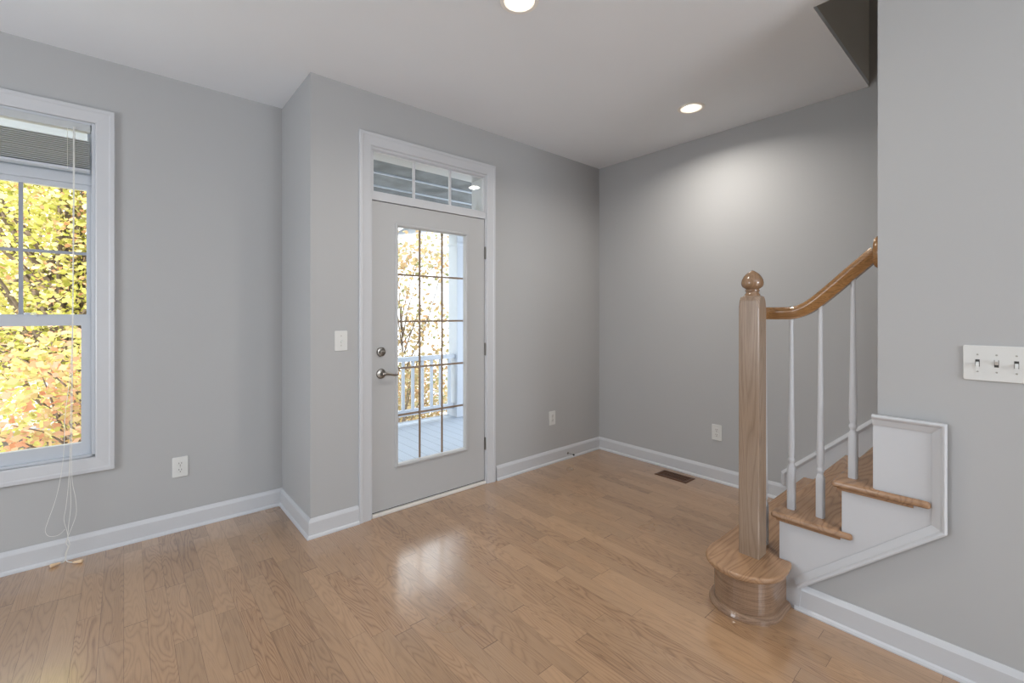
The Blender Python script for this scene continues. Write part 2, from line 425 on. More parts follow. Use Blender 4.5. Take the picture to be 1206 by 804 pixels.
# ------------------------------------------------------------------ door
d = thing('door_1', 'white exterior door with fifteen-lite glass', 'door', (1.665, 2.80, 0), kind='structure')
del d['label']; del d['category']
b = B()
box(b, DX0, 1.208, YD, YD+TH, 0, DZ1); box(b, 2.124, DX1, YD, YD+TH, 0, DZ1); box(b, 1.208, 2.124, YD, YD+TH, 2.378, DZ1)
box(b, 1.208, 2.124, 2.772, YD+TH, 2.055, 2.104)
# stops behind the slab
box(b, 1.208, 1.220, 2.827, YD+TH, 0.02, 2.055); box(b, 2.112, 2.124, 2.827, YD+TH, 0.02, 2.055)
obj('door_frame', b, m_trim, d)
obj('threshold', bx(1.208, 2.124, 2.762, 2.97, 0, 0.022), m_thresh, d, bev=0.004)
SX0, SX1, SZ0, SZ1, SY0, SY1 = 1.2115, 2.1205, 0.030, 2.050, 2.779, 2.823
GX0, GX1, GZ0, GZ1 = 1.392, 1.940, 0.310, 1.903
b = B()
box(b, SX0, 1.380, SY0, SY1, SZ0, SZ1); box(b, 1.952, SX1, SY0, SY1, SZ0, SZ1)
box(b, 1.380, 1.952, SY0, SY1, SZ0, 0.290); box(b, 1.380, 1.952, SY0, SY1, 1.920, SZ1)
obj('door_slab', b, m_door, d)
PL = [(0, 0), (0, 0.002), (0.005, 0.009), (0.012, 0.011), (0.020, 0.008), (0.023, 0.0), (0.023, -0.01), (0, -0.028)]
lf = obj('lite_frame', moulding([(GX0, SY0, GZ0), (GX0, SY0, GZ1), (GX1, SY0, GZ1), (GX1, SY0, GZ0)], (0, -1, 0), PL, closed=True), m_door, d)
obj('glass_pane', bx(GX0-0.004, GX1+0.004, 2.803, 2.807, GZ0-0.004, GZ1+0.004), m_glass, d)
b = B()
for i in (1, 2):
    x = GX0+(GX1-GX0)*i/3; box(b, x-0.0065, x+0.0065, 2.809, 2.816, GZ0, GZ1)
for i in (1, 2, 3, 4):
    z = GZ0+(GZ1-GZ0)*i/5; box(b, GX0, GX1, 2.8085, 2.8155, z-0.0065, z+0.0065)
obj('grille', b, m_grille, d, label='tan grille bars between the panes')
b = B()   # black strips put in for the shade in the gaps round the slab
box(b, 1.208, 1.2145, 2.790, 2.827, 0.022, 2.055); box(b, 2.1175, 2.124, 2.790, 2.827, 0.022, 2.055); box(b, 1.208, 2.124, 2.790, 2.827, 2.046, 2.055)
box(b, 1.2145, 2.1175, 2.788, 2.820, 0.022, 0.0295)
obj('gap_shade_strip', b, m_black, d, label='dark strip for the shade in the door gaps')
# deadbolt
db = obj('deadbolt', lathe(B(), [(0, 0), (0.031, 0), (0.031, 0.004), (0.027, 0.010), (0.016, 0.012), (0.014, 0.016), (0, 0.016)], (1.272, SY0, 1.070), 'Y', 32, -1), m_nickel, d, smooth=True, label='brushed nickel deadbolt')
obj('thumb_turn', bx(1.253, 1.291, SY0-0.030, SY0-0.014, 1.064, 1.076), m_nickel, db, bev=0.003)
hd = obj('door_lever', lathe(B(), [(0, 0), (0.033, 0), (0.033, 0.004), (0.028, 0.010), (0.014, 0.013), (0.011, 0.018), (0.011, 0.045), (0, 0.047)], (1.272, SY0, 0.927), 'Y', 32, -1), m_nickel, d, smooth=True, label='brushed nickel lever handle')
b = B(); y = SY0-0.042
tube(b, spline([(1.262, y, 0.927), (1.290, y-0.002, 0.929), (1.325, y, 0.922), (1.352, y+0.003, 0.915), (1.376, y+0.008, 0.917)], 5),
     [0.010]*6+[0.0085]*6+[0.0075]*5+[0.006]*4, 10)
obj('lever_arm', b, m_nickel, hd, smooth=True)
for z in (1.790, 1.044, 0.311):
    b = B(); lathe(b, [(0, -0.050), (0.0035, -0.049), (0.0065, -0.045), (0.0065, 0.045), (0.0035, 0.049), (0, 0.050)], (2.124, SY0-0.006, z), 'Z', 12)
    box(b, 2.1215, 2.1265, SY0-0.004, SY0+0.012, z-0.045, z+0.045)
    obj('hinge', b, m_hinge, d, label='dark metal butt hinge')
# transom over the door
t = thing('window_2', '', '', (1.666, 2.80, 2.24), kind='structure')
del t
t = bpy.data.objects['window_2']
for k in ('label', 'category'):
    if k in t: del t[k]
b = B()
for x0, x1, z0, z1 in ((1.208, 1.222, 2.104, 2.378), (2.108, 2.124, 2.104, 2.378), (1.222, 2.108, 2.104, 2.114), (1.222, 2.108, 2.368, 2.378)):
    box(b, x0, x1, 2.778, 2.800, z0, z1)
obj('window_frame', b, m_trim, t, bev=0.002)
obj('glass_pane', bx(1.220, 2.110, 2.803, 2.806, 2.110, 2.372), m_glass, t)
for i in (1, 2):
    x = 1.222+0.886*i/3
    obj('muntin', bx(x-0.009, x+0.009, 2.786, 2.802, 2.110, 2.372), m_trim, t, bev=0.003)

# ------------------------------------------------------------------ window
w = bpy.data.objects.new('window_1', None); COL.objects.link(w); w.location = (-0.537, 3.45, 0.53); BASE['window_1'] = Vector(w.location); w['kind'] = 'structure'
b = B()   # frame / jambs / sill / transom bar
box(b, WX0, WX0+0.016, YW, YW+TH, WZ0, WZ1); box(b, WX1-0.016, WX1, YW, YW+TH, WZ0, WZ1)
box(b, WX0, WX1, YW+0.0, YW+TH, WZ0-0.004, WZ0+0.012); box(b, WX0+0.016, WX1-0.016, YW, YW+TH, WZ1-0.014, WZ1)
box(b, WX0+0.016, WX1-0.016, 3.462, YW+TH, 2.040, 2.095)
obj('window_frame', b, m_vinyl, w, bev=0.002)
def sash(name, x0, x1, z0, z1, y0, y1, l, r, bt, tp, glass_y):
    b = B()
    box(b, x0, x0+l, y0, y1, z0, z1); box(b, x1-r, x1, y0, y1, z0, z1)
    box(b, x0+l, x1-r, y0, y1, z0, z0+bt); box(b, x0+l, x1-r, y0, y1, z1-tp, z1)
    s = obj(name, b, m_vinyl, w)
    obj('glass_pane', bx(x0+l-0.004, x1-r+0.004, glass_y, glass_y+0.004, z0+bt-0.004, z1-tp+0.004), m_glass, s)
    return s
up = sash('upper_sash', WX0+0.014, WX1-0.014, 1.275, 2.042, 3.474, 3.504, 0.028, 0.026, 0.040, 0.030, 3.488)
lo = sash('lower_sash', WX0+0.016, WX1-0.017, 0.542, 1.306, 3.430, 3.462, 0.042, 0.042, 0.064, 0.052, 3.445)
tr = sash('transom_sash', WX0+0.014, WX1-0.014, 2.093, 2.360, 3.478, 3.502, 0.022, 0.022, 0.018, 0.018, 3.488)
gx0, gx1, gz0, gz1 = WX0+0.042, WX1-0.040, 1.315, 2.012
for i in (1, 2):
    x = gx1-(gx1-gx0)*i/3
    obj('muntin', bx(x-0.0085, x+0.0085, 3.480, 3.487, gz0, gz1), m_grille_w, up)
z = (gz0+gz1)/2-0.008
obj('muntin', bx(gx0, gx1, 3.4795, 3.4865, z-0.008, z+0.008), m_grille_w, up)
lk = B(); box(lk, -0.42, -0.35, 3.448, 3.470, 1.306, 1.314); lathe(lk, [(0, 0), (0.012, 0), (0.012, 0.010), (0, 0.012)], (-0.385, 3.458, 1.314), 'Z', 16); box(lk, -0.385, -0.350, 3.446, 3.456, 1.318, 1.324)
obj('sash_lock', lk, m_vinyl, lo)

# blind, raised
bl = thing('window_blind', 'white horizontal blind pulled up into a stack at the window top', 'blind', (-0.537, 3.40, 2.10))
bx0, bx1 = WX0+0.020, WX1-0.020
obj('headrail', bx(bx0, bx1, 3.392, 3.432, 2.318, 2.357), m_blind, bl, bev=0.003)
n = 15; z0, z1 = 2.118, 2.262
random.seed(3)
for i in range(n):
    z = z0+(z1-z0)*i/(n-1)
    if i == 6: z -= 0.002
    b = B(); q = []
    for k in range(5):
        yy = 3.386+0.048*k/4; q.append((yy, z+0.002*math.sin(PI*k/4)))
    q2 = [(yy, zz+0.0034) for yy, zz in reversed(q)]
    dx = random.uniform(-0.0015, 0.0015)
    prism(b, q+q2, 'X', bx0+0.004+dx, bx1-0.004+dx)
    obj('slat', b, m_blind, bl)
obj('bottom_rail', bx(bx0+0.003, bx1-0.003, 3.387, 3.433, 2.096, 2.112), m_vinyl, bl, bev=0.003)
for x in (bx0+0.12, -0.537, bx1-0.09):
    b = B(); tube(b, [(x, 3.388, 2.318), (x, 3.3835, 2.26), (x, 3.3835, 2.10)], 0.0012, 5)
    obj('ladder_cord', b, m_cord, bl)
yc = 3.352
def cord(pts, r=0.0012):
    b = B(); tube(b, spline(pts, 8), r, 6); return obj('lift_cord', b, m_cord, bl)
cord([(-0.203, 3.386, 2.33), (-0.203, 3.37, 2.2), (-0.204, 3.362, 1.6), (-0.209, 3.357, 0.8), (-0.210, yc, 0.46), (-0.196, yc, 0.33), (-0.193, yc, 0.25), (-0.207, yc, 0.19), (-0.226, yc, 0.13)])
cord([(-0.206, 3.386, 2.33), (-0.206, 3.371, 2.2), (-0.207, 3.363, 1.6), (-0.214, 3.358, 0.8), (-0.221, yc, 0.46), (-0.232, yc, 0.30), (-0.240, yc, 0.23), (-0.230, yc, 0.17), (-0.224, yc, 0.13)])
cord([(-0.238, 3.362, 0.75), (-0.240, 3.357, 0.60), (-0.252, yc, 0.46), (-0.272, yc, 0.34), (-0.300, yc, 0.235), (-0.309, yc, 0.19), (-0.296, yc, 0.158), (-0.262, yc, 0.152), (-0.236, yc, 0.175)])
cord([(-0.200, 3.386, 2.33), (-0.209, 3.364, 1.2), (-0.238, 3.362, 0.75)], 0.0011)
cord([(-0.215, 3.357, 0.60), (-0.217, yc, 0.46), (-0.214, yc, 0.30), (-0.222, yc, 0.20), (-0.226, yc, 0.13)], 0.0013)
cord([(-0.226, yc, 0.13), (-0.232, yc, 0.10), (-0.224, yc-0.002, 0.08), (-0.233, yc-0.004, 0.05), (-0.236, 3.345, 0.012), (-0.250, 3.342, 0.006), (-0.262, 3.340, 0.008)], 0.0022)
cord([(-0.225, yc, 0.12), (-0.218, yc, 0.09), (-0.230, yc-0.003, 0.05), (-0.231, 3.345, 0.012), (-0.215, 3.325, 0.005), (-0.196, 3.300, 0.008)], 0.0018)
for (a, c) in (((-0.252, 3.338), (-0.290, 3.326)), ((-0.204, 3.302), (-0.164, 3.284))):
    a = Vector((a[0], a[1], 0.009)); c = Vector((c[0], c[1], 0.010))
    b = B(); tube(b, [a.lerp(c, s) for s in (0, 0.15, 0.4, 0.7, 0.92, 1.0)], [0.0035, 0.0055, 0.0065, 0.0090, 0.0095, 0.0065], 12)
    obj('tassel', b, m_tassel, bl, smooth=True, label='pale wooden cord tassel')

# ------------------------------------------------------------------ wall plates
def plate_frame(pos, nrm):
    """local frame: x = right along the wall, y = out of the wall, z = up"""
    n = Vector(nrm); z = Vector((0, 0, 1)); x = z.cross(n) * 1
    return Matrix((x, n, z)).transposed().to_4x4(), Vector(pos)
def place(o_root, pos, nrm):
    R, p = plate_frame(pos, nrm)
    o_root.matrix_world = Matrix.Translation(p) @ R
def rounded(w_, h_, t_):
    bm = B(); pts = []
    for cx_, cz_, a0 in ((w_/2-0.006, h_/2-0.006, 0), (-w_/2+0.006, h_/2-0.006, 90), (-w_/2+0.006, -h_/2+0.006, 180), (w_/2-0.006, -h_/2+0.006, 270)):
        for k in range(5):
            a = math.radians(a0+k*22.5); pts.append((cx_+0.006*math.cos(a), cz_+0.006*math.sin(a)))
    prism(bm, pts, 'Y', 0, t_)
    return bm
def lobj(name, bm, m, parent, **k):
    """part given in the root's own frame"""
    BASE_keep = BASE.get(parent.name); BASE[parent.name] = Vector((0, 0, 0))
    o = obj(name, bm, m, parent, **k)
    if BASE_keep is not None: BASE[parent.name] = BASE_keep
    return o
def outlet(pos, nrm, label):
    r = thing('electrical_outlet', label, 'outlet', (0, 0, 0), 'duplex outlets low on the walls')
    lobj('cover_plate', rounded(0.078, 0.122, 0.006), m_plate, r, bev=0.002)
    for s in (1, -1):
        b = B(); lathe(b, [(0, 0.004), (0.0165, 0.004), (0.0165, 0.0082), (0.015, 0.009), (0, 0.009)], (0, 0, s*0.0195), 'Y', 24)
        f = lobj('receptacle', b, m_plate, r)
        b = B()
        box(b, -0.0075, -0.0050, 0.0088, 0.0094, s*0.0195-0.001, s*0.0195+0.009)
        box(b, 0.0050, 0.0075, 0.0088, 0.0094, s*0.0195-0.001, s*0.0195+0.009)
        lathe(b, [(0, 0.0088), (0.0028, 0.0088), (0.0028, 0.0094), (0, 0.0094)], (0, 0, s*0.0195-0.008), 'Y', 10)
        lobj('slots', b, m_slot, f)
    lobj('screw', lathe(B(), [(0, 0.005), (0.003, 0.005), (0.0025, 0.0075), (0, 0.0078)], (0, 0, 0), 'Y', 12), m_screw, r)
    place(r, pos, nrm)
    return r
outlet((0.260, YW, 0.386), (0, -1, 0), 'white duplex outlet below and right of the window with the blind')
outlet((2.866, YD, 0.397), (0, -1, 0), 'white duplex outlet right of the glass door near the room corner')
outlet((XB, 1.613, 0.386), (-1, 0, 0), 'white duplex outlet on the wall behind the newel post')
def switch(pos, nrm, label, gangs, ups):
    r = thing('light_switch', label, 'light switch', (0, 0, 0))
    wd = 0.078 if gangs == 1 else 0.072+0.046*(gangs-1)
    lobj('cover_plate', rounded(wd, 0.123, 0.006), m_plate, r, bev=0.002)
    for g in range(gangs):
        x = (g-(gangs-1)/2)*0.046
        lobj('toggle_opening', bx(x-0.0055, x+0.0055, 0.0058, 0.0064, -0.0125, 0.0125), m_slot if gangs > 1 else m_plate, r)
        s = 1 if ups[g] else -1
        b = B(); prism(b, [(0.004, -0.0065), (0.004, 0.0065), (0.021, s*0.011+0.0032), (0.021, s*0.011-0.0032)], 'X', x-0.0042, x+0.0042)
        lobj('toggle', b, m_plate, r, bev=0.001)
        for q in (0.030, -0.030):
            lobj('screw', lathe(B(), [(0, 0.005), (0.0032, 0.005), (0.0027, 0.0078), (0, 0.008)], (x, 0, q), 'Y', 12), m_screw, r)
    place(r, pos, nrm); return r
switch((1.008, YD, 1.153), (0, -1, 0), 'single white light switch left of the glass door', 1, [0])
switch((XR, 0.076, 1.145), (-1, 0, 0), 'white three-gang light switch on the near wall at right', 3, [0, 1, 0])

# ------------------------------------------------------------------ door stop and floor vent
ds = thing('door_stop', 'small dark door stop sticking out of the baseboard near the corner', 'door stop', (3.060, YD-0.014, 0.050))
lathe_b = lathe(B(), [(0, 0), (0.011, 0), (0.011, 0.003), (0.006, 0.006), (0, 0.006)], (3.060, YD-0.014, 0.050), 'Y', 16, -1)
obj('base_plate', lathe_b, m_nickel, ds)
b = B(); tube(b, [(3.060, YD-0.014, 0.050), (3.060, YD-0.080, 0.050)], 0.0026, 8); obj('rod', b, m_nickel, ds)
obj('rubber_tip', lathe(B(), [(0, 0), (0.007, 0), (0.008, 0.004), (0.007, 0.013), (0, 0.014)], (3.060, YD-0.076, 0.050), 'Y', 14, -1), m_black, ds)

v = thing('floor_vent', 'brown metal floor register beside the baseboard of the right wall', 'floor vent', (3.376, 1.888, 0))
vx0, vx1, vy0, vy1 = 3.300, 3.452, 1.750, 2.026
obj('frame', moulding([(vx0, vy0, 0), (vx1, vy0, 0), (vx1, vy1, 0), (vx0, vy1, 0)], (0, 0, 1), [(0, 0), (0.002, 0.003), (0.012, 0.006), (0.024, 0.005), (0.024, 0)], closed=True), m_vent, v)
obj('damper', bx(vx0+0.024, vx1-0.024, vy0+0.024, vy1-0.024, 0, 0.0012), m_ventd, v)
for k in range(14):
    yy = vy0+0.034+k*(vy1-vy0-0.068)/13
    b = B(); prism(b, [(yy-0.0035, 0.0012), (yy-0.001, 0.0012), (yy+0.0035, 0.0046), (yy+0.001, 0.0046)], 'X', vx0+0.023, vx1-0.023)
    obj('louver', b, m_vent, v)
obj('centre_bar', bx((vx0+vx1)/2-0.003, (vx0+vx1)/2+0.003, vy0+0.023, vy1-0.023, 0.001, 0.0050), m_vent, v)

# ------------------------------------------------------------------ staircase
R_, RUN, Y1 = 0.207, 0.234, 1.015
nos = lambda k: Y1-RUN*(k-1)
ris = lambda k: nos(k)-0.032
CX, CY = 2.140, 0.850
st = thing('staircase', 'oak and white staircase rising right behind the newel post', 'staircase', (2.9, 0.9, 0))
XS = 3.512
def arc(cx, cy, r, a0, a1, n=20): return [(cx+r*math.cos(math.radians(a0+(a1-a0)*i/n)), cy+r*math.sin(math.radians(a0+(a1-a0)*i/n))) for i in range(n+1)]
def tread(pts, k):
    b = prism(B(), pts, 'Z', R_*k-0.027, R_*k)
    return obj('tread', b, m_oak_x, st, bev=0.011, seg=4)
# bullnose starting step
o1 = [(XS, nos(1))]+arc(CX, CY, nos(1)-CY, 90, 265, 28)+[(CX+0.045, CY-0.164), (2.235, 0.696), (2.262, 0.712), (2.284, 0.700)]+[(2.287, 0.753), (XS, 0.753)]
o1 = [(XS, nos(1))]+arc(CX, CY, nos(1)-CY, 90, 268, 28)+[(2.185, CY-0.163), (2.235, CY-0.158), (2.2665, CY-0.150), (2.2665, 0.753), (XS, 0.753)]
tread(o1, 1)
rr = 0.128
o2 = [(XS, CY+rr)]+arc(CX, CY, rr, 90, 270, 28)+[(2.266, CY-rr), (2.266, 0.748), (XS, 0.748)]
obj('riser', prism(B(), o2, 'Z', 0.0, R_-0.027), m_oak_band, st, label='curved oak riser of the bullnose step')
pth = [(3.505, CY+rr, 0)]+[(x, y, 0) for x, y in arc(CX, CY, rr, 90, 270, 28)]+[(2.262, CY-rr, 0)]
obj('shoe_moulding', moulding(pth, (0, 0, 1), [(0, 0), (-0.022, 0), (-0.022, 0.008), (-0.018, 0.018), (-0.008, 0.026), (0, 0.028)]), m_oak_band, st)
# open treads with returned nosings
XO = 2.245
tread([(XS, nos(2)), (XO, nos(2)), (XO, 0.476), (2.2665, 0.476), (2.2665, 0.520), (XS, 0.520)], 2)
tread([(XS, nos(3)), (XO, nos(3)), (XO, 0.240), (2.2665, 0.240), (2.2665, YE+0.002), (2.414, YE+0.002), (2.414, 0.286), (XS, 0.286)], 3)
for k in range(4, 9): tread([(XS, nos(k)), (2.414, nos(k)), (2.414, nos(k+1)-0.030), (XS, nos(k+1)-0.030)], k)
for k in (2, 3):
    obj('riser', bx(2.288, XS, ris(k)-0.016, ris(k), R_*(k-1), R_*k-0.027), m_trim, st, label='white painted riser')
for k in range(4, 9):
    obj('riser', bx(2.414, XS, ris(k)-0.016, ris(k), R_*(k-1), R_*k-0.027), m_trim, st, label='white painted riser')
def cove(y0, y1, z):
    b = prism(B(), [(XO+0.009, z-0.001), (2.266, z-0.001), (2.266, z-0.014), (2.260, z-0.013), (XO+0.014, z-0.006)], 'Y', y0, y1)
    obj('cove_moulding', b, m_oak_x, st)
cove(0.520, 0.762, 2*R_-0.026); cove(0.290, 0.530, 3*R_-0.026)
# white outer skirt following the steps, on the face of the stair wall
sk = [(0.751, 0.0), (0.751, 2*R_-0.028), (ris(3), 2*R_-0.028), (ris(3), 3*R_-0.028), (YE+0.012, 3*R_-0.028), (YE+0.012, 0.892), (0.218, 0.892), (0.218, 0.534), (0.662, 0.122), (0.672, 0.0)]
obj('skirt_board', prism(B(), sk, 'X', 2.268, XR-0.0005), m_trim, st, label='white skirt board under the open treads')
# moulding around the panel: up the diagonal, up the side, across the top
PM = [(0, 0), (0, 0.016), (0.006, 0.020), (0.012, 0.018), (0.018, 0.011), (0.034, 0.006), (0.042, 0.003), (0.042, 0)]
obj('panel_moulding', moulding([(YE+0.014, 0.917)] and [(2.268, YE+0.014, 0.917), (2.268, 0.197, 0.917), (2.268, 0.197, 0.516), (2.268, 0.668, 0.104)], (-1, 0, 0), [(-a, b_) for a, b_ in PM]), m_trim, st)
# inner skirt against the right wall
sb = [(1.126, 0.0), (1.126, 0.165)]
yy0, zz0, sl = 1.126, 0.190, 0.905
ye = -1.0
top = lambda y: zz0+sl*(yy0-y)
obj('skirt_board', prism(B(), [(yy0, 0), (yy0, top(yy0)), (ye, top(ye)), (ye, top(ye)-0.45), (0.60, 0)], 'X', 3.514, XB), m_trim, st)
obj('skirt_cap', moulding([(XB, yy0, 0.112), (XB, yy0, top(yy0)), (XB, ye, top(ye))], (-1, 0, 0), [(-0.004, 0), (-0.004, 0.019), (0.010, 0.026), (0.018, 0.022), (0.026, 0.012), (0.030, 0.006), (0.030, 0)]), m_trim, st)

# ------------------------------------------------------------------ railing
rl = thing('stair_railing', 'oak handrail and newel post with slim white balusters', 'railing', (2.21, 0.843, R_))
NX, NY, NW = 2.212, 0.846, 0.0445
b = B()
secs = [(R_, NW, 0.004), (1.345, NW, 0.004), (1.378, NW, 0.012), (1.396, NW-0.002, 0.018), (1.402, NW-0.010, 0.018)]
prev = None
for z, h, c in secs:
    pts = [(h, -h+c), (h, h-c), (h-c, h), (-h+c, h), (-h, h-c), (-h, -h+c), (-h+c, -h), (h-c, -h)]
    ring = [b.verts.new((NX+p[0], NY+p[1], z)) for p in pts]
    if prev:
        for q in range(8): b.faces.new((prev[q], prev[(q+1) % 8], ring[(q+1) % 8], ring[q]))
    else: b.faces.new(ring)
    prev = ring
b.faces.new(prev)
nw = obj('newel_post', b, m_oak_z, rl, label='square oak newel post')
fp = [(0, 1.400), (0.034, 1.400), (0.033, 1.408), (0.028, 1.413), (0.027, 1.420), (0.031, 1.424), (0.031, 1.428), (0.027, 1.432), (0.033, 1.436),
      (0.042, 1.443), (0.0465, 1.452), (0.0475, 1.462), (0.045, 1.475), (0.038, 1.490), (0.028, 1.503), (0.015, 1.513), (0.006, 1.519), (0, 1.521)]
obj('finial', lathe(B(), fp, (NX, NY, 0), 'Z', 40), m_oak_f, nw, smooth=True, label='turned acorn finial')
RX = 2.345
ctr = spline([(2.250, 0.862, 1.321), (2.285, 0.858, 1.321), (2.318, 0.842, 1.321), (RX-0.006, 0.808, 1.321), (RX, 0.765, 1.321), (RX, 0.72, 1.323), (RX, 0.68, 1.336), (RX, 0.64, 1.361), (RX, 0.58, 1.414), (RX, 0.50, 1.492), (RX, 0.414, 1.574)], 6)
hs = [(-0.017, -0.029), (0.017, -0.029), (0.019, -0.018), (0.023, -0.012), (0.024, -0.006), (0.0285, 0.002), (0.029, 0.010), (0.026, 0.017), (0.018, 0.024), (0.009, 0.028), (0, 0.029),
      (-0.009, 0.028), (-0.018, 0.024), (-0.026, 0.017), (-0.029, 0.010), (-0.0285, 0.002), (-0.024, -0.006), (-0.023, -0.012), (-0.019, -0.018)]
obj('handrail', section(B(), ctr, hs), m_oak_y, rl, smooth=True, label='curved honey oak handrail')
b = B()   # oval wall rosette
ro = [(0, 1.0, 1.0), (0.010, 1.0, 1.0), (0.014, 0.94, 0.95), (0.018, 0.88, 0.91)]
prev = None
for dy, fx, fz in ro:
    ring = [b.verts.new((RX+0.050*fx*math.cos(2*PI*k/36), YE+0.001+dy, 1.572+0.066*fz*math.sin(2*PI*k/36))) for k in range(36)]
    if prev:
        for q in range(36): b.faces.new((prev[q], prev[(q+1) % 36], ring[(q+1) % 36], ring[q]))
    else: b.faces.new(ring)
    prev = ring
b.faces.new(prev)
obj('rosette', b, m_oak_y, rl, smooth=True, label='oval oak rosette on the wall end')
def railz(y):
    best = min(ctr, key=lambda p: abs(p.y-y)); return best.z
for (y, k, sq) in ((0.842, 1, 0.20), (0.726, 2, 0.203), (0.611, 2, 0.185), (0.493, 3, 0.195)):
    zb = R_*k; zt = railz(y)-0.026; b = B()
    h = 0.0155
    prev = None
    def ring_sq(z, h, r, n=16, t=0.0):
        out = []
        for q in range(n):
            a = 2*PI*q/n+PI/n
            c, s = math.cos(a), math.sin(a); m = max(abs(c), abs(s))
            sqr = h/m; rad = sqr*(1-t)+r*t
            out.append(b.verts.new((RX+c*rad, y+s*rad, z)))
        return out
    L_ = zt-zb-sq
    rows = [(0, h, h, 0), (sq-0.012, h, h, 0), (sq, h*0.9, h*0.86, 0.8), (sq+0.006, h, 0.0105, 1), (sq+0.012, h, 0.0105, 1), (sq+0.020, h, 0.0145, 1), (sq+0.028, h, 0.0145, 1), (sq+0.034, h, 0.0115, 1),
            (sq+0.040, h, 0.0115, 1), (sq+0.055, h, 0.0140, 1), (sq+0.11, h, 0.0145, 1), (sq+0.4*L_, h, 0.0115, 1), (sq+0.7*L_, h, 0.0092, 1), (sq+L_, h, 0.0082, 1)]
    for dz, hh, r, t_ in rows:
        ring = ring_sq(zb+dz, hh, r, 16, t_)
        if prev:
            for q in range(16): b.faces.new((prev[q], prev[(q+1) % 16], ring[(q+1) % 16], ring[q]))
        else: b.faces.new(ring)
        prev = ring
    b.faces.new(prev)
    obj('baluster', b, m_trim, rl, smooth=True, label='slim turned white baluster')

# ------------------------------------------------------------------ recessed ceiling lights
def downlight():
    r = thing('recessed_light', '', '', (0, 0, 0), 'recessed ceiling lights')
    lobj('trim_ring', lathe(B(), [(0.068, 0.0), (0.070, -0.004), (0.086, -0.004), (0.089, -0.001), (0.089, 0.0)], (0, 0, 0), 'Z', 40), m_baffle, r, smooth=True)
    lobj('glow_baffle', lathe(B(), [(0.050, -0.0012), (0.060, -0.0022), (0.068, -0.0030), (0.068, 0.0), (0.050, 0.0)], (0, 0, 0), 'Z', 40), m_baffle_glow, r, smooth=True)  # baffle ring, its lamplit look put in as a warm glow
    lobj('lens', lathe(B(), [(0.0, -0.0050), (0.030, -0.0044), (0.046, -0.0026), (0.050, -0.0014), (0.050, 0.0), (0, 0.0)], (0, 0, 0), 'Z', 40), m_bulb, r, smooth=True)
    return r
def add_lamp(p, power):
    lamp('downlight_lamp', 'AREA', (p[0], p[1], H-0.014), power, (1.0, 0.94, 0.86), (0, 0, 0), shape='DISK', size=0.12, spread=math.radians(156))
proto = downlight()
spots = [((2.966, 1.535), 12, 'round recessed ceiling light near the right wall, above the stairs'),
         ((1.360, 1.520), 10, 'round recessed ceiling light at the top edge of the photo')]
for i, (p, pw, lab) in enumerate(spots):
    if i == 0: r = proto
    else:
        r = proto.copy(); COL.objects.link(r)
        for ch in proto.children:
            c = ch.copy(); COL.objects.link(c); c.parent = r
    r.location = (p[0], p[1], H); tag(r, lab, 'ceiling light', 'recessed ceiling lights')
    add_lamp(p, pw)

# ------------------------------------------------------------------ porch outside
YX = YD+TH
struct('porch_deck', bx(-0.2, 6.4, YX+0.02, 5.56, -0.21, -0.15), m_deck_x)
bpy.data.objects['porch_deck']['kind'] = 'structure'
b = B(); box(b, XP+0.2, 6.4, YX+0.01, 5.60, 2.75, 2.79)
struct('porch_ceiling', b, m_fascia)
b = B()
for y in (4.30, 4.76): box(b, XP+0.2, 6.4, y, y+0.02, 2.735, 2.75)
struct('trim_3', b, m_rail_ext)
struct('trim_5', bx(-4.0, XP+0.18, YW+TH+0.01, 4.75, 2.52, 2.60), m_rail_ext)
struct('porch_beam', bx(XP+0.2, 6.4, 5.40, 5.55, 2.48, 2.75), m_rail_ext)
b = B(); box(b, XP+0.12, 6.4, 5.54, 5.58, -0.40, -0.15)
struct('trim_4', b, m_rail_ext)
pp = thing('porch_post', 'square white porch post seen through the right door panes', 'post', (3.70, 5.45, -0.15))
obj('shaft', bx(3.585, 3.815, 5.335, 5.56, -0.15, 2.48), m_rail_ext, pp, bev=0.006)
obj('plinth', bx(3.565, 3.835, 5.315, 5.575, -0.15, 0.02), m_rail_ext, pp, bev=0.006)
obj('necking', bx(3.572, 3.828, 5.322, 5.572, 2.30, 2.34), m_rail_ext, pp, bev=0.004)
pr = thing('porch_railing', 'white porch railing with square balusters seen through the door glass', 'railing', (2.4, 5.42, -0.15))
obj('top_rail', bx(1.2, 3.585, 5.375, 5.455, 0.685, 0.745), m_rail_ext, pr, bev=0.006)
obj('bottom_rail', bx(1.2, 3.565, 5.39, 5.44, -0.035, 0.045), m_rail_ext, pr, bev=0.004)
x = 3.50
while x > 1.25:
    obj('baluster', bx(x-0.017, x+0.017, 5.398, 5.432, 0.045, 0.685), m_rail_ext, pr)
    x -= 0.143

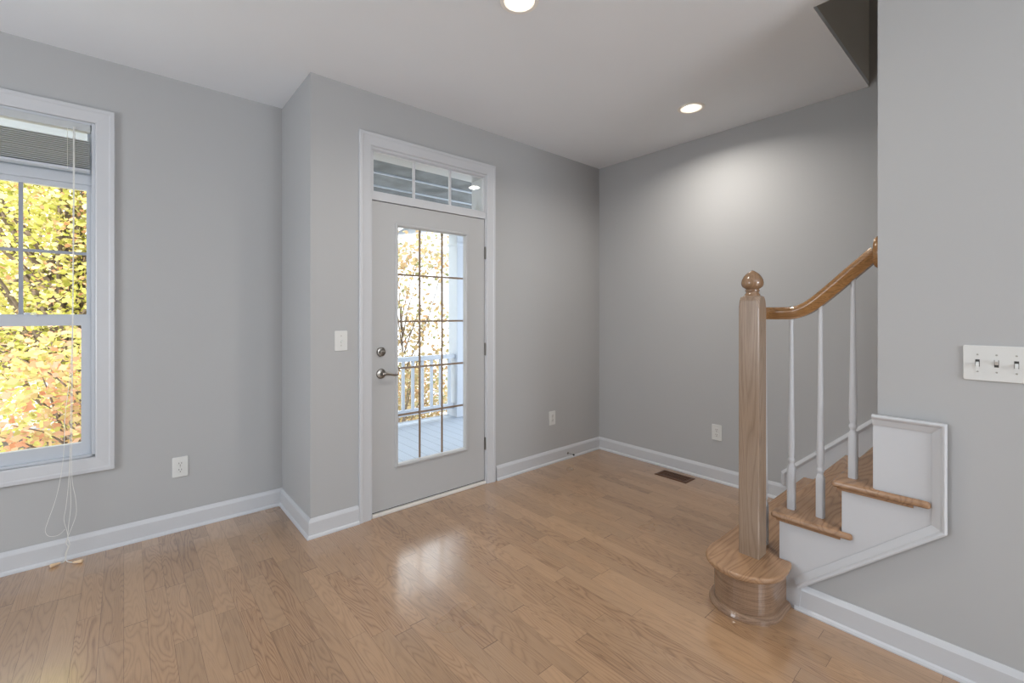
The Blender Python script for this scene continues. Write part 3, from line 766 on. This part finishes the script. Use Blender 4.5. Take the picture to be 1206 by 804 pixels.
# ------------------------------------------------------------------ the yard: ground, houses, trees
struct('ground', bx(-40, 50, 3.8, 90, -3.2, -3.0), m_ground)
m_pane_far = mat('far_window_pane', lin(150, 156, 160), 0.2)
hs_ = thing('house', 'white clapboard house with pale gable roof beyond the porch railing', 'house', (9.0, 14.0, -3.0))
obj('wall', bx(5.6, 16.0, 12.0, 20.0, -3.0, 3.3), m_siding, hs_)
b = B(); prism(b, [(11.4, 3.15), (16.0, 6.2), (20.6, 3.15), (20.6, 3.35), (16.0, 6.45), (11.4, 3.35)], 'X', 5.2, 16.5)
obj('roof', b, m_roof, hs_)
for xa, za, xb_, zb_, dy in ((4.9, 3.05, 9.2, 5.75, 0), (6.2, 3.15, 10.5, 5.3, 0.5)):   # gable rakes
    b = B(); prism(b, [(xa, za), (xb_, zb_), (xb_, zb_+0.16), (xa, za+0.16)], 'Y', 11.6+dy, 12.4+dy); obj('rake_board', b, m_roof, hs_)
for x0, z0 in ((7.2, 1.15), (10.2, 1.15), (7.2, -1.8)):
    wf = obj('window', bx(x0, x0+0.8, 11.95, 12.0, z0, z0+1.3), m_rail_ext, hs_)
    pn = B()
    for i in range(2):
        for j in range(3): box(pn, x0+0.07+i*0.34, x0+0.38+i*0.34, 11.93, 11.96, z0+0.07+j*0.4, z0+0.42+j*0.4)
    obj('pane', pn, m_pane_far, wf)
hf = thing('shed', 'low grey shed with pale roof beyond the left window, among the leaves', 'shed', (-1.0, 15.0, -3.0))
obj('wall', bx(-3.2, 1.2, 14.0, 17.0, -3.0, -1.15), m_shed, hf)
b = B(); prism(b, [(13.5, -1.2), (17.3, -0.55), (17.3, -0.45), (13.5, -1.05)], 'X', -3.5, 1.5)
obj('roof', b, m_roof, hf)
fn = thing('fence', 'pale rail fence crossing the yard below the left window', 'fence', (-0.6, 10.5, -3.0))
for i in range(8):
    x = -3.6+i*0.9; obj('post', bx(x, x+0.09, 10.46, 10.55, -3.0, -1.55), m_rail_ext, fn)
for z in (-1.65, -2.05, -2.45): obj('rail', bx(-3.7, 3.0, 10.49, 10.52, z, z+0.07), m_rail_ext, fn)

def leaf_mesh(n, centre, radii, size, seed, clumps=60, clump_r=0.5, shell=0.5):
    rnd = random.Random(seed); verts = []; faces = []
    cs = []
    for _ in range(clumps):
        while True:
            p = Vector((rnd.uniform(-1, 1), rnd.uniform(-1, 1), rnd.uniform(-1, 1)))
            if shell < p.length < 1: break
        cs.append(Vector((p.x*radii[0], p.y*radii[1], p.z*radii[2]))+Vector(centre))
    for _ in range(n):
        c = rnd.choice(cs); p = c+Vector((rnd.gauss(0, 1), rnd.gauss(0, 1), rnd.gauss(0, 0.8)))*clump_r*0.5
        s = size*rnd.uniform(0.6, 1.3)
        a = Vector((rnd.uniform(-1, 1), rnd.uniform(-1, 1), rnd.uniform(-0.6, 0.4))).normalized()
        t = a.cross(Vector((rnd.uniform(-1, 1), rnd.uniform(-1, 1), rnd.uniform(-1, 1)))).normalized(); nn = a.cross(t)
        i = len(verts)
        verts += [p-a*s*0.5, p-a*s*0.05+t*s*0.38-nn*s*0.06, p+a*s*0.18+t*s*0.30-nn*s*0.08, p+a*s*0.55-nn*s*0.12, p+a*s*0.18-t*s*0.30-nn*s*0.08, p-a*s*0.05-t*s*0.38-nn*s*0.06]
        faces += [(i, i+1, i+2, i+3), (i, i+3, i+4, i+5)]
    me = bpy.data.meshes.new('foliage'); me.from_pydata([tuple(v) for v in verts], [], faces); me.update()
    return me, cs
def tree(name, label, group, basep, crown, radii, n, size, leafm, seed, clumps=60, clump_r=0.6, thick=0.14, shell=0.45, nb=16):
    r = thing(name, label, 'tree', basep, group)
    me, cs = leaf_mesh(n, Vector(crown)-Vector(basep), radii, size, seed, clumps, clump_r, shell)
    me.materials.append(leafm)
    o = bpy.data.objects.new('foliage', me); COL.objects.link(o); o.parent = r; o['kind'] = 'stuff'
    rnd = random.Random(seed+1)
    B0 = Vector(basep); top_ = Vector(crown)
    b = B(); mid = B0.lerp(top_, 0.5)+Vector((0.1, 0.05, 0))
    tube(b, spline([B0, B0.lerp(top_, 0.3)+Vector((0.06, -0.04, 0)), mid, top_], 4), [thick*(1-0.06*i) for i in range(13)], 8)
    obj('trunk', b, m_bark, r, smooth=True)
    b = B()
    for c in cs[:nb]:
        c = c+B0
        s0 = B0.lerp(top_, rnd.uniform(0.35, 0.95)); m_ = s0.lerp(c, 0.5)+Vector((rnd.uniform(-.15, .15), rnd.uniform(-.15, .15), 0.12))
        tube(b, spline([s0, m_, c], 4), [thick*0.32*(1-0.095*i) for i in range(9)], 5)
    obj('branches', b, m_bark, r, kind='stuff')
    return r
tree('maple_tree', 'yellow green tree filling the upper left window panes', 'trees beyond the left window', (-0.9, 11.0, -3.0), (-0.6, 10.8, 2.6), (3.0, 1.6, 3.4), 34000, 0.085, m_leaf_yg, 11, 260, 0.75, 0.16, 0.15, 60)
tree('maple_tree', 'pink and orange leaved tree in the lower left window panes', 'trees beyond the left window', (-0.3, 7.6, -3.0), (-0.35, 7.3, 0.25), (1.3, 0.8, 0.95), 3000, 0.085, m_leaf_or, 23, 60, 0.5, 0.05, 0.1, 30)
tree('maple_tree', 'pale yellow tree standing behind the others at the left window', 'trees beyond the left window', (-3.2, 20.5, -3.0), (-2.2, 20.5, 1.6), (5.5, 2.0, 4.6), 22000, 0.15, m_leaf_yg, 37, 200, 1.1, 0.25, 0.2, 60)
tree('maple_tree', 'sparse tan leaved tree seen through the left door panes', 'trees beyond the porch', (3.8, 7.5, -3.0), (3.72, 7.3, 1.5), (1.0, 0.7, 2.0), 2400, 0.085, m_leaf_tan, 41, 50, 0.5, 0.045, 0.2, 16)
tree('maple_tree', 'low gold leaved tree behind the porch railing balusters', 'trees beyond the porch', (5.0, 9.9, -3.0), (5.0, 9.9, -1.2), (2.0, 0.8, 1.4), 6500, 0.085, m_leaf_tan, 53, 60, 0.55, 0.06, 0.1, 12)
